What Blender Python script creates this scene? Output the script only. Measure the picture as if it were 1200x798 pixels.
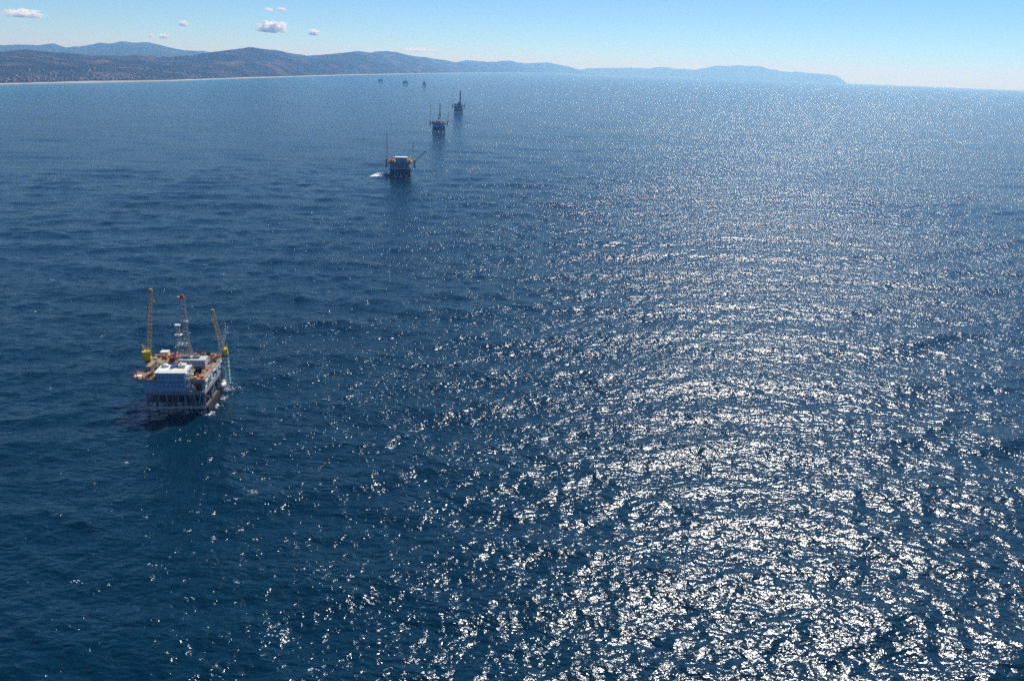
import bpy, math, random
import numpy as np
from mathutils import Matrix, Vector

for o in list(bpy.data.objects):
    bpy.data.objects.remove(o)
scene = bpy.context.scene
COL = scene.collection
R = math.radians

# ------------------------------------------------------------------ camera
CAM_H = 180.0
EARTH = 7.4e6                      # earth radius with refraction, metres
PITCH, ROLL = R(19.7135), R(2.0904)
cam_data = bpy.data.cameras.new('camera')
cam_data.sensor_width = 36.0
cam_data.lens = 27.0
cam_data.clip_start = 1.0
cam_data.clip_end = 250000.0
cam = bpy.data.objects.new('camera', cam_data)
COL.objects.link(cam)
fw = Vector((0, math.cos(PITCH), -math.sin(PITCH)))
up0 = Vector((0, math.sin(PITCH), math.cos(PITCH)))
r0 = Vector((1, 0, 0))
rt = r0 * math.cos(ROLL) + up0 * math.sin(ROLL)
up = -r0 * math.sin(ROLL) + up0 * math.cos(ROLL)
cam.matrix_world = Matrix(((rt.x, up.x, -fw.x, 0), (rt.y, up.y, -fw.y, 0), (rt.z, up.z, -fw.z, CAM_H), (0, 0, 0, 1)))
scene.camera = cam

# ------------------------------------------------------------------ sky and sun
SUN_AZ, SUN_EL = R(26.0), R(50.0)   # azimuth clockwise from +Y
world = bpy.data.worlds.new('World')
scene.world = world
world.use_nodes = True
wn = world.node_tree
bg = wn.nodes['Background']
sky = wn.nodes.new('ShaderNodeTexSky')
sky.sky_type = 'NISHITA'
sky.sun_disc = False
sky.sun_elevation = SUN_EL
sky.sun_rotation = SUN_AZ
sky.altitude = 180
sky.air_density = 0.7
sky.dust_density = 0.0
sky.ozone_density = 8.0
tint = wn.nodes.new('ShaderNodeMix')          # colour grade: a little less red over the whole sky
tint.data_type = 'RGBA'
tint.blend_type = 'MULTIPLY'
tint.inputs['Factor'].default_value = 1.0
tint.inputs['B'].default_value = (0.82, 0.93, 0.98, 1)
wn.links.new(sky.outputs[0], tint.inputs['A'])
wn.links.new(tint.outputs['Result'], bg.inputs[0])
bg.inputs[1].default_value = 0.092

sun_data = bpy.data.lights.new('sun', 'SUN')
sun_data.energy = 4.5
sun_data.angle = R(0.53)
sun_data.color = (1.0, 0.975, 0.94)
sun = bpy.data.objects.new('sun', sun_data)
COL.objects.link(sun)
sd = Vector((math.sin(SUN_AZ) * math.cos(SUN_EL), math.cos(SUN_AZ) * math.cos(SUN_EL), math.sin(SUN_EL)))
sun.rotation_euler = sd.to_track_quat('Z', 'Y').to_euler()
sun.location = (0, 0, 3000)

vs = scene.view_settings
vs.view_transform = 'Standard'
vs.look = 'None'
vs.exposure = 0.3
vs.gamma = 1.0
vs.use_curve_mapping = False
scene.cycles.use_denoising = False       # the sun glitter is finer than a denoiser can keep
scene.cycles.max_bounces = 14
scene.cycles.volume_bounces = 10
scene.cycles.sample_clamp_indirect = 4.0
scene.cycles.sample_clamp_direct = 14.0

# ------------------------------------------------------------------ materials
MATS = {}

def mat(name, col, rough=0.6, metal=0.0, var=0.25, scale=0.8, spec=0.5, col2=None, bump=0.0):
    """painted or weathered surface: base colour with noise variation towards col2"""
    if name in MATS:
        return MATS[name]
    m = bpy.data.materials.new(name)
    m.use_nodes = True
    nt = m.node_tree
    b = nt.nodes['Principled BSDF']
    b.inputs['Roughness'].default_value = rough
    b.inputs['Metallic'].default_value = metal
    b.inputs['Specular IOR Level'].default_value = spec
    tc = nt.nodes.new('ShaderNodeTexCoord')
    nz = nt.nodes.new('ShaderNodeTexNoise')
    nz.inputs['Scale'].default_value = scale
    nz.inputs['Detail'].default_value = 6
    nz.inputs['Roughness'].default_value = 0.65
    nt.links.new(tc.outputs['Object'], nz.inputs['Vector'])
    rp = nt.nodes.new('ShaderNodeValToRGB')
    rp.color_ramp.elements[0].position = 0.35
    rp.color_ramp.elements[1].position = 0.68
    c2 = col2 if col2 else tuple(c * (1 - var) for c in col)
    rp.color_ramp.elements[0].color = (*c2, 1)
    rp.color_ramp.elements[1].color = (*col, 1)
    nt.links.new(nz.outputs['Fac'], rp.inputs['Fac'])
    nt.links.new(rp.outputs['Color'], b.inputs['Base Color'])
    if bump:
        bp = nt.nodes.new('ShaderNodeBump')
        bp.inputs['Distance'].default_value = bump
        nt.links.new(nz.outputs['Fac'], bp.inputs['Height'])
        nt.links.new(bp.outputs['Normal'], b.inputs['Normal'])
    MATS[name] = m
    return m

WHITE = mat('white_paint', (0.78, 0.78, 0.75), 0.5, var=0.2, scale=0.5, col2=(0.62, 0.58, 0.5))
PALEBLUE = mat('pale_blue_paint', (0.22, 0.4, 0.58), 0.5, scale=0.4, col2=(0.15, 0.28, 0.42))
GREY = mat('light_grey_paint', (0.5, 0.53, 0.56), 0.55, scale=0.5)
STEEL = mat('grey_steel', (0.2, 0.22, 0.24), 0.55, scale=0.7, col2=(0.12, 0.1, 0.09))
DARK = mat('dark_steel', (0.05, 0.05, 0.055), 0.6, scale=0.7, col2=(0.06, 0.035, 0.025))
RUSTDECK = mat('rusty_orange_deck', (0.62, 0.24, 0.04), 0.75, scale=0.5, col2=(0.27, 0.1, 0.03))
BROWNDECK = mat('worn_brown_deck', (0.36, 0.2, 0.09), 0.8, scale=0.45, col2=(0.13, 0.08, 0.05))
YELLOW = mat('yellow_paint', (0.85, 0.58, 0.02), 0.45, scale=0.8, col2=(0.5, 0.3, 0.03))
TAN = mat('weathered_tan_paint', (0.5, 0.37, 0.12), 0.6, scale=0.6, col2=(0.3, 0.2, 0.07))
CYAN = mat('pale_cyan_paint', (0.42, 0.62, 0.66), 0.5, scale=0.6)
RED = mat('red_oxide_paint', (0.45, 0.06, 0.03), 0.55, scale=0.8)
BLUE = mat('blue_paint', (0.05, 0.13, 0.4), 0.5, scale=0.8)
BLACK = mat('black_rubber', (0.015, 0.015, 0.015), 0.7)
GLASS = mat('dark_glass', (0.02, 0.025, 0.03), 0.1)
CRATE = mat('drab_container_paint', (0.34, 0.27, 0.17), 0.65, scale=0.6, col2=(0.2, 0.15, 0.1))

# ------------------------------------------------------------------ mesh helpers
class MB:
    """collects boxes, bars and prisms into one mesh"""
    def __init__(self):
        self.v, self.f = [], []

    def box(self, x0, x1, y0, y1, z0, z1):
        n = len(self.v)
        self.v += [(x0, y0, z0), (x1, y0, z0), (x1, y1, z0), (x0, y1, z0), (x0, y0, z1), (x1, y0, z1), (x1, y1, z1), (x0, y1, z1)]
        self.f += [tuple(n + i for i in q) for q in ((3, 2, 1, 0), (4, 5, 6, 7), (0, 1, 5, 4), (1, 2, 6, 5), (2, 3, 7, 6), (3, 0, 4, 7))]
        return self

    def bar(self, a, b, r, r2=None, n=4):
        a, b = Vector(a), Vector(b)
        d = (b - a)
        if d.length < 1e-6:
            return self
        d.normalize()
        h = Vector((0, 0, 1)) if abs(d.z) < 0.9 else Vector((1, 0, 0))
        u = d.cross(h).normalized()
        w = d.cross(u)
        r2 = r if r2 is None else r2
        s = len(self.v)
        for p, q in ((a, r), (b, r2)):
            for i in range(n):
                t = 2 * math.pi * (i + 0.5) / n
                self.v.append(tuple(p + u * (q * math.cos(t)) + w * (q * math.sin(t))))
        for i in range(n):
            j = (i + 1) % n
            self.f.append((s + j, s + i, s + n + i, s + n + j))
        self.f.append(tuple(s + i for i in range(n)))
        self.f.append(tuple(s + n + i for i in reversed(range(n))))
        return self

    def poly(self, pts, z0, z1):
        """prism of a plan outline (counter clockwise)"""
        s, n = len(self.v), len(pts)
        self.v += [(x, y, z0) for x, y in pts] + [(x, y, z1) for x, y in pts]
        for i in range(n):
            j = (i + 1) % n
            self.f.append((s + i, s + j, s + n + j, s + n + i))
        self.f.append(tuple(s + i for i in reversed(range(n))))
        self.f.append(tuple(s + n + i for i in range(n)))
        return self

    def truss(self, a, b, w0, w1, bays, r=0.1, rd=0.06):
        """square lattice column between a and b"""
        a, b = Vector(a), Vector(b)
        d = (b - a).normalized()
        h = Vector((0, 1, 0)) if abs(d.y) < 0.9 else Vector((1, 0, 0))
        u = d.cross(h).normalized()
        w = d.cross(u)
        cs = ((-1, -1), (1, -1), (1, 1), (-1, 1))
        lv = []
        for k in range(bays + 1):
            t = k / bays
            p, q = a.lerp(b, t), (w0 + (w1 - w0) * t) / 2
            lv.append([p + u * (sx * q) + w * (sy * q) for sx, sy in cs])
        for i in range(4):
            self.bar(lv[0][i], lv[-1][i], r)
        for k in range(bays):
            for i in range(4):
                j = (i + 1) % 4
                if k % 2:
                    self.bar(lv[k][i], lv[k + 1][j], rd, n=3)
                else:
                    self.bar(lv[k][j], lv[k + 1][i], rd, n=3)
                self.bar(lv[k + 1][i], lv[k + 1][j], rd, n=3)
        return self

    def rail(self, pts, h=1.1, step=2.5):
        for p, q in zip(pts[:-1], pts[1:]):
            p, q = Vector(p), Vector(q)
            n = max(1, int((q - p).length / step))
            for k in range(n + 1):
                c = p.lerp(q, k / n)
                self.bar(c, c + Vector((0, 0, h)), 0.05, n=3)
            for z in (0.55, h):
                self.bar(p + Vector((0, 0, z)), q + Vector((0, 0, z)), 0.045, n=3)
        return self

    def build(self, name, material, parent=None, smooth=False):
        me = bpy.data.meshes.new(name)
        me.from_pydata(self.v, [], self.f)
        me.materials.append(material)
        if smooth:
            me.polygons.foreach_set('use_smooth', [True] * len(me.polygons))
        me.update()
        o = bpy.data.objects.new(name, me)
        COL.objects.link(o)
        if parent:
            o.parent = parent
        return o


def empty(name, loc, rz=0.0):
    o = bpy.data.objects.new(name, None)
    COL.objects.link(o)
    o.location = loc
    o.rotation_euler = (0, 0, rz)
    return o


def tag(o, label=None, cat=None, group=None, kind=None):
    for k, v in (('label', label), ('category', cat), ('group', group), ('kind', kind)):
        if v:
            o[k] = v
    return o


def drop(x, y):
    """how far the curved sea lies below the tangent plane under the camera"""
    return -(x * x + y * y) / (2 * EARTH)


def grid_mesh(name, P, material, attrs=None, smooth=True):
    """P: array (n, m, 3) of points -> one mesh"""
    n, m = P.shape[:2]
    me = bpy.data.meshes.new(name)
    nv, nf = n * m, (n - 1) * (m - 1)
    me.vertices.add(nv)
    me.vertices.foreach_set('co', np.ascontiguousarray(P, dtype=np.float32).ravel())
    i, j = np.meshgrid(np.arange(n - 1), np.arange(m - 1), indexing='ij')
    a = (i * m + j).ravel()
    q = np.stack([a, a + 1, a + m + 1, a + m], axis=1).astype(np.int32)
    me.loops.add(nf * 4)
    me.loops.foreach_set('vertex_index', q.ravel())
    me.polygons.add(nf)
    me.polygons.foreach_set('loop_start', np.arange(0, nf * 4, 4, dtype=np.int32))
    me.polygons.foreach_set('use_smooth', np.full(nf, smooth))
    for k, v in (attrs or {}).items():
        at = me.attributes.new(k, 'FLOAT', 'POINT')
        at.data.foreach_set('value', np.ascontiguousarray(v, dtype=np.float32).ravel())
    me.update(calc_edges=True)
    me.validate()
    me.materials.append(material)
    o = bpy.data.objects.new(name, me)
    COL.objects.link(o)
    return o


def value_noise(x, y, seed=0):
    """smooth lattice noise in 0..1 on numpy arrays"""
    xi, yi = np.floor(x).astype(np.int64), np.floor(y).astype(np.int64)
    fx, fy = x - xi, y - yi
    fx, fy = fx * fx * fx * (fx * (fx * 6 - 15) + 10), fy * fy * fy * (fy * (fy * 6 - 15) + 10)

    def h(a, b):
        n = (a * 374761393 + b * 668265263 + seed * 1442695041) & 0xffffffff
        n = ((n ^ (n >> 13)) * 1274126177) & 0xffffffff
        return ((n ^ (n >> 16)) & 0xffff) / 65535.0
    return (h(xi, yi) * (1 - fx) + h(xi + 1, yi) * fx) * (1 - fy) + (h(xi, yi + 1) * (1 - fx) + h(xi + 1, yi + 1) * fx) * fy


def fbm(x, y, octaves=5, seed=0, ridged=False):
    s, a, tot = 0.0, 1.0, 0.0
    for k in range(octaves):
        n = value_noise(x * 2 ** k + 17.3 * k, y * 2 ** k - 9.1 * k, seed + k)
        if ridged:
            n = 1 - np.abs(2 * n - 1)
        s = s + a * n
        tot += a
        a *= 0.5
    return s / tot

# ------------------------------------------------------------------ sea
COAST = [(-2700, -3000), (-2700, 2500), (-2642, 4073), (-2535, 4681), (-2392, 5502), (-2323, 7075), (-2148, 9658), (-1655, 14143), (-290, 24162), (1900, 33500)]


def coast_distance(x, y):
    d = np.full(x.shape, 1e9)
    for (ax, ay), (bx, by) in zip(COAST[:-1], COAST[1:]):
        vx, vy = bx - ax, by - ay
        t = np.clip(((x - ax) * vx + (y - ay) * vy) / (vx * vx + vy * vy), 0, 1)
        d = np.minimum(d, np.hypot(x - ax - t * vx, y - ay - t * vy))
    return d


def sea_material():
    m = bpy.data.materials.new('sea_water')
    m.use_nodes = True
    nt = m.node_tree
    N, L = nt.nodes.new, nt.links.new
    b = nt.nodes['Principled BSDF']
    b.inputs['IOR'].default_value = 1.333
    b.inputs['Roughness'].default_value = 0.155
    geo = N('ShaderNodeNewGeometry')

    def layer(scale, sx, sy, rot, amp, detail, rough=0.5):
        mp = N('ShaderNodeMapping')
        mp.inputs['Rotation'].default_value = (0, 0, R(rot))
        mp.inputs['Scale'].default_value = (scale * sx, scale * sy, scale)
        L(geo.outputs['Position'], mp.inputs['Vector'])
        nz = N('ShaderNodeTexNoise')
        nz.noise_dimensions = '2D'
        nz.inputs['Scale'].default_value = 1.0
        nz.inputs['Detail'].default_value = detail
        nz.inputs['Roughness'].default_value = rough
        nz.inputs['Distortion'].default_value = 0.3
        L(mp.outputs['Vector'], nz.inputs['Vector'])
        mu = N('ShaderNodeMath')
        mu.operation = 'MULTIPLY'
        mu.inputs[1].default_value = amp
        L(nz.outputs['Fac'], mu.inputs[0])
        return mu.outputs[0]

    hs = [layer(1 / 2.1, 0.6, 1.0, 8, 0.8, 3.0, 0.5),
          layer(1 / 6.0, 0.5, 1.0, -22, 1.3, 2.0),
          layer(1 / 28.0, 0.18, 1.0, 5, 2.6, 2.0)]
    tot = hs[0]
    # gusts: wind patches in which the ripples stand higher
    mp = N('ShaderNodeMapping')
    mp.inputs['Scale'].default_value = (1 / 420, 1 / 170, 1)
    L(geo.outputs['Position'], mp.inputs['Vector'])
    gz = N('ShaderNodeTexNoise')
    gz.noise_dimensions = '2D'
    gz.inputs['Scale'].default_value = 1.0
    gz.inputs['Detail'].default_value = 3
    L(mp.outputs['Vector'], gz.inputs['Vector'])
    mr = N('ShaderNodeMapRange')
    mr.inputs['From Min'].default_value = 0.3
    mr.inputs['From Max'].default_value = 0.7
    mr.inputs['To Min'].default_value = 0.7
    mr.inputs['To Max'].default_value = 1.25
    L(gz.outputs['Fac'], mr.inputs['Value'])
    mu = N('ShaderNodeMath')
    mu.operation = 'MULTIPLY'
    L(tot, mu.inputs[0])
    L(mr.outputs[0], mu.inputs[1])
    tot = mu.outputs[0]
    for h in hs[1:]:
        ad = N('ShaderNodeMath')
        ad.operation = 'ADD'
        L(tot, ad.inputs[0])
        L(h, ad.inputs[1])
        tot = ad.outputs[0]
    bp = N('ShaderNodeBump')
    bp.inputs['Strength'].default_value = 1.0
    bp.inputs['Distance'].default_value = 1.0
    if 'Filter Width' in bp.inputs:
        bp.inputs['Filter Width'].default_value = 0.02
    L(tot, bp.inputs['Height'])
    L(bp.outputs['Normal'], b.inputs['Normal'])
    # colour: deep blue, greener over the shallows along the coast
    at = N('ShaderNodeAttribute')
    at.attribute_name = 'shallow'
    mx = N('ShaderNodeMix')
    mx.data_type = 'RGBA'
    L(at.outputs['Fac'], mx.inputs['Factor'])
    mx.inputs['A'].default_value = (0.0001, 0.018, 0.038, 1)
    mx.inputs['B'].default_value = (0.02, 0.15, 0.2, 1)
    L(mx.outputs['Result'], b.inputs['Base Color'])
    return m


def build_sea():
    az_f = np.radians(np.arange(-46, 46.001, 0.16))
    az_b = np.radians(np.arange(46 + 4, 360 - 46 - 0.1, 6.0))
    az = np.concatenate([az_f, az_b, [az_f[0] + 2 * math.pi]])
    k = np.arange(0, 1)
    r = [1.0, 40.0, 90.0]
    x = 120.0
    while x < 1400:
        r.append(x)
        x *= 1.0036
    while x < 9000:
        r.append(x)
        x *= 1.008
    while x < 60000:
        r.append(x)
        x *= 1.03
    r.append(60000.0)
    r = np.array(r)
    RR, AA = np.meshgrid(r, az, indexing='ij')
    X, Y = RR * np.sin(AA), RR * np.cos(AA)
    Z = np.zeros_like(X)
    DX = np.zeros_like(X)
    DY = np.zeros_like(X)
    cell = np.maximum(np.gradient(r)[:, None] * np.ones_like(X), RR * R(0.16))
    cell[:, len(az_f):] = 1e6
    rng = np.random.default_rng(11)
    n = 84
    lam = np.geomspace(4.0, 95.0, n) * rng.uniform(0.94, 1.06, n)
    for i, l in enumerate(lam):
        spread = np.interp(l, [4, 15, 60], [62, 50, 9])
        th = R(-90 + 7 + rng.normal(0, spread))          # mostly running towards the camera
        if i % 5 == 4 and l < 40:
            th = R(-40 + rng.normal(0, 15))              # a crossing sea
        kk = 2 * math.pi / l
        slope = np.interp(l, [4, 9, 25, 60, 95], [0.018, 0.025, 0.017, 0.014, 0.009])
        a = slope / kk
        ph = kk * (X * math.cos(th) + Y * math.sin(th)) + rng.uniform(0, 2 * math.pi)
        w = np.clip((l / cell - 2.2) / 2.5, 0, 1) * a
        Z += w * np.cos(ph)
        s = np.sin(ph) * w * 0.8
        DX -= s * math.cos(th)
        DY -= s * math.sin(th)
    sh = np.clip(1 - coast_distance(X, Y) / 1800.0, 0, 1) ** 3
    Z += -(X * X + Y * Y) / (2 * EARTH)
    P = np.stack([X + DX, Y + DY, Z], axis=2)
    o = grid_mesh('sea', P[:, ::-1], sea_material(), {'shallow': sh[:, ::-1]})
    tag(o, 'deep blue wind-rippled sea with sun glitter', kind='structure')
    return o


sea = build_sea()

# ------------------------------------------------------------------ land
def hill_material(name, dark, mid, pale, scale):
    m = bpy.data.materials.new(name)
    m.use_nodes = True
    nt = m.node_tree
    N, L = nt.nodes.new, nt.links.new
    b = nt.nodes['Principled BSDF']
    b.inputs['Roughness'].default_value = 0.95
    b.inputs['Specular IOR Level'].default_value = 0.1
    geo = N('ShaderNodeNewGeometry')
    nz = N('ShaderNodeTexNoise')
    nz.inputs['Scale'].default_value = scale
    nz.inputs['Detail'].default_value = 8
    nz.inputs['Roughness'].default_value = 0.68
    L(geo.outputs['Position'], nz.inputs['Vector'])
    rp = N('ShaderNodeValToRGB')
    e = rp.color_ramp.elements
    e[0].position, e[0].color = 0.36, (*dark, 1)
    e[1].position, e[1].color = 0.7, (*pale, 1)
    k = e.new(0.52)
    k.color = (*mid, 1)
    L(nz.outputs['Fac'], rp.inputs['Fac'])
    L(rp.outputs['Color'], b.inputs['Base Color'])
    return m


def range_mesh(name, material, table, shore_r, depth, back, plain, seed, n_az=520, n_t=64, relief=0.75, wav=1300.0, foot=8.0):
    """a range of hills: skyline table of (azimuth, elevation angle), foot at shore_r(az), crest depth(az) behind it"""
    A = np.linspace(table[0][0], table[-1][0], n_az)
    el = np.interp(A, [t[0] for t in table], [t[1] for t in table])
    rs = np.array([shore_r(a) for a in A])
    dp = np.array([depth(a) for a in A])
    rr = rs + dp
    # fine natural jitter of the skyline
    el = el + 0.11 * (fbm(A * 1.5, A * 0 + seed, 5, seed) - 0.5)
    t = np.concatenate([np.linspace(0, 1, n_t), 1 + np.linspace(0.03, back, 14)])
    T, AZ = np.meshgrid(t, np.radians(A), indexing='ij')
    RRm = rs[None, :] + T * dp[None, :]
    X, Y = RRm * np.sin(AZ), RRm * np.cos(AZ)
    sea_z = -(RRm ** 2) / (2 * EARTH)
    crest = CAM_H + rr * np.tan(np.radians(el)) + rr ** 2 / (2 * EARTH)     # height above the sea
    pl = np.array([plain(a) for a in A])[None, :]
    u = np.clip((T - pl) / (1 - pl), 0, 1)
    prof = np.where(T <= 1, u ** 0.85, np.clip(1 - (T - 1) / back, 0, 1))
    rg = fbm(X / wav, Y / wav, 6, seed, ridged=True)
    fb = fbm(X / wav * 3 + 31, Y / wav * 3, 5, seed + 9)
    h = crest[None, :] * prof * (1 + relief * (rg - 0.62) * 2.2 * np.clip(1.15 - u, 0.05, 1) + 0.22 * (fb - 0.5))
    h = h + foot * np.clip(T / 0.02, 0, 1) * (0.6 + 0.8 * fb)
    h[0, :] = -3
    z = h + sea_z
    # fit the skyline of every column to the wanted elevation
    ang = np.arctan2(z - CAM_H, RRm)
    want = np.radians(el)
    top = ang.max(axis=0)
    add = (np.tan(want) - np.tan(top))[None, :] * RRm * np.clip(u, 0, 1) ** 1.2
    z = z + np.where(T <= 1, add, add * np.clip(1 - (T - 1) / back, 0, 1))
    P = np.stack([X, Y, z], axis=2)
    o = grid_mesh(name, P[:, ::-1], material)
    return tag(o, kind='structure')


CA = [(math.degrees(math.atan2(x, y)), math.hypot(x, y)) for x, y in COAST[1:]]
def shore_front(a):
    return float(np.interp(a, [c[0] for c in CA], [c[1] for c in CA]))

FRONT = [(-47, -0.35), (-40, -0.3), (-34.37, -0.423), (-32.68, -0.314), (-31.36, -0.121), (-29.59, -0.248), (-27.76, -0.379), (-25.34, -0.243), (-23.34, -0.275), (-21.26, 0.008), (-19.66, 0.278), (-18.3, 0.516), (-17.23, 0.424), (-15.87, 0.206), (-14.76, 0.084), (-13.34, 0.244), (-12.48, 0.357), (-11.45, 0.532), (-10.47, 0.485), (-9.31, 0.582), (-7.85, 0.386), (-6.08, 0.225), (-4.59, 0.052), (-4.0, 0.185), (-2.51, 0.124), (-0.89, 0.264), (0.19, 0.132), (1.68, 0.24), (2.89, 0.084), (4.1, -0.156), (5.2, -0.42)]
BACK = [(-47, 0.1), (-40, 0.2), (-34.33, -0.143), (-32.63, 0.043), (-31.75, 0.126), (-30.66, 0.099), (-29.88, 0.252), (-29.18, 0.061), (-28.15, 0.201), (-27.28, 0.41), (-26.81, 0.38), (-26.21, 0.53), (-25.49, 0.51), (-24.65, 0.545), (-23.78, 0.377), (-22.54, 0.169), (-21.25, 0.113), (-19, 0.0), (-16, -0.2)]
ISLE = [(3.6, -0.25), (4.68, -0.023), (6.46, 0.066), (7.93, 0.089), (9.0, 0.11), (9.56, 0.201), (10.55, 0.124), (12.0, 0.118), (12.83, 0.312), (13.27, 0.41), (14.78, 0.488), (16.28, 0.483), (16.74, 0.337), (17.58, 0.204), (18.93, 0.198), (20.27, 0.112), (20.96, 0.058), (21.3, -0.05), (21.8, -0.42)]
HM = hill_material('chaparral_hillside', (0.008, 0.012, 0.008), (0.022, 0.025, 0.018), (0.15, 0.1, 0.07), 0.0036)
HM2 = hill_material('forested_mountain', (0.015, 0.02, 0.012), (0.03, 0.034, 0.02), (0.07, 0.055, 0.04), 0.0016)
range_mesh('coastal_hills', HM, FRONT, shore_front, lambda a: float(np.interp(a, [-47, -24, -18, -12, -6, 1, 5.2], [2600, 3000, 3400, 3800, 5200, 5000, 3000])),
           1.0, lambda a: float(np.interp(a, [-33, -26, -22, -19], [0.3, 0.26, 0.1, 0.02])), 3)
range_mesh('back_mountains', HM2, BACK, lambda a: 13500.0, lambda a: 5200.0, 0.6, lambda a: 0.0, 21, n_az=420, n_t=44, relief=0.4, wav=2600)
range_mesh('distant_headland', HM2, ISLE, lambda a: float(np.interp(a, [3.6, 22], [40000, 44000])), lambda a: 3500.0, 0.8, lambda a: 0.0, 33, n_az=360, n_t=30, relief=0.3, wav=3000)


def build_beach():
    """pale sand and low bluff along the foot of the hills"""
    pts = []
    for (ax, ay), (bx, by) in zip(COAST[1:-1], COAST[2:]):
        n = 26
        for k in range(n):
            t = k / n
            pts.append((ax + (bx - ax) * t, ay + (by - ay) * t))
    pts = np.array(pts)
    tg = np.gradient(pts, axis=0)
    tg /= np.linalg.norm(tg, axis=1)[:, None]
    nrm = np.stack([tg[:, 1], -tg[:, 0]], axis=1)            # towards the sea
    w = fbm(pts[:, 1] / 260.0, pts[:, 0] / 260.0, 4, 5)
    rows = []
    for off, hz in ((50, -1.5), (26, 0.4), (8, 1.6), (-4, 4.0), (-30, 4.6), (-60, -2.0)):
        q = pts + nrm * (off * (0.5 + w))[:, None]
        rows.append(np.stack([q[:, 0], q[:, 1], hz * (0.6 + 0.9 * w) + drop(q[:, 0], q[:, 1])], axis=1))
    sand = mat('pale_beach_sand', (0.42, 0.36, 0.33), 0.9, scale=0.01, col2=(0.28, 0.23, 0.2))
    o = grid_mesh('beach', np.stack(rows), sand)
    return tag(o, kind='structure')


build_beach()


def build_town():
    """low houses of the far shore town, too small to tell apart"""
    rnd = random.Random(4)
    mb = MB()
    hills = bpy.data.objects['coastal_hills']
    bpy.context.view_layer.update()
    for k in range(420):
        c = rnd.choice(((-31.5, 2.0), (-29.0, 2.4), (-28.5, 1.2), (-25.5, 1.2), (-22.0, 0.7), (-33.0, 2.0)))
        a = R(rnd.gauss(*c))
        r = shore_front(math.degrees(a)) + 90 + abs(rnd.gauss(0, 1)) * 520
        x, y = r * math.sin(a), r * math.cos(a)
        ok, loc, nr, _ = hills.ray_cast(Vector((x, y, 3000)), Vector((0, 0, -1)))
        if not ok:
            continue
        s, h = rnd.uniform(5, 13), rnd.uniform(4, 9)
        mb.box(x - s, x + s, y - s * 0.6, y + s * 0.6, loc.z - 2, loc.z + h)
    m = mat('pale_house_walls', (0.36, 0.33, 0.3), 0.8, scale=0.01, col2=(0.18, 0.14, 0.12))
    return tag(mb.build('shore_town', m), 'tiny pale houses of the town along the far left shore', kind='stuff')


build_town()

# ------------------------------------------------------------------ haze
def build_haze():
    mb = MB()
    mb.box(-62000, 62000, -62000, 62000, -245, 670)
    m = bpy.data.materials.new('sea_haze')
    m.use_nodes = True
    nt = m.node_tree
    nt.nodes.remove(nt.nodes['Principled BSDF'])
    v = nt.nodes.new('ShaderNodeVolumePrincipled')
    v.inputs['Color'].default_value = (0.2, 0.5, 1.0, 1)
    v.inputs['Absorption Color'].default_value = (1, 1, 1, 1)      # no absorption: air only scatters
    v.inputs['Density'].default_value = 6.2e-5
    v.inputs['Anisotropy'].default_value = 0.25
    nt.links.new(v.outputs[0], nt.nodes['Material Output'].inputs['Volume'])
    return tag(mb.build('haze', m), kind='stuff')


build_haze()

# ------------------------------------------------------------------ clouds
def cloud_material(density):
    m = bpy.data.materials.new('cloud_vapour')
    m.use_nodes = True
    nt = m.node_tree
    N, L = nt.nodes.new, nt.links.new
    nt.nodes.remove(nt.nodes['Principled BSDF'])
    v = N('ShaderNodeVolumePrincipled')
    v.inputs['Color'].default_value = (1, 1, 1, 1)
    v.inputs['Anisotropy'].default_value = 0.2
    tc = N('ShaderNodeTexCoord')
    oi = N('ShaderNodeObjectInfo')
    ad = N('ShaderNodeVectorMath')
    ad.operation = 'ADD'
    L(tc.outputs['Object'], ad.inputs[0])
    L(oi.outputs['Random'], ad.inputs[1])
    nz = N('ShaderNodeTexNoise')
    nz.inputs['Scale'].default_value = 2.6
    nz.inputs['Detail'].default_value = 4
    L(ad.outputs[0], nz.inputs['Vector'])
    ln = N('ShaderNodeVectorMath')
    ln.operation = 'LENGTH'
    L(tc.outputs['Object'], ln.inputs[0])
    # density = clamp(noise*1.9 - radius*1.0 + k)
    m1 = N('ShaderNodeMath'); m1.operation = 'MULTIPLY'; m1.inputs[1].default_value = 3.4
    L(nz.outputs['Fac'], m1.inputs[0])
    m2 = N('ShaderNodeMath'); m2.operation = 'MULTIPLY_ADD'; m2.inputs[1].default_value = -1.9; 
    L(ln.outputs['Value'], m2.inputs[0])
    L(m1.outputs[0], m2.inputs[2])
    m3 = N('ShaderNodeMath'); m3.operation = 'ADD'; m3.inputs[1].default_value = -0.25; m3.use_clamp = True
    L(m2.outputs[0], m3.inputs[0])
    m4 = N('ShaderNodeMath'); m4.operation = 'MULTIPLY'; m4.inputs[1].default_value = density
    L(m3.outputs[0], m4.inputs[0])
    L(m4.outputs[0], v.inputs['Density'])
    L(v.outputs[0], nt.nodes['Material Output'].inputs['Volume'])
    return m


def cloud_mesh(seed):
    import bmesh
    bm = bmesh.new()
    bmesh.ops.create_icosphere(bm, subdivisions=4, radius=1.0)
    for v in bm.verts:
        c = v.co
        n = float(fbm(np.array([c.x * 2 + c.z * 1.3 + 7]), np.array([c.y * 2 - c.z * 1.1 + 3]), 4, seed)[0])
        c *= 0.78 + 0.5 * n
        if c.z < -0.45:
            c.z = -0.45 + (c.z + 0.45) * 0.2
    me = bpy.data.meshes.new('cloud')
    bm.to_mesh(me)
    bm.free()
    return me


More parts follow.
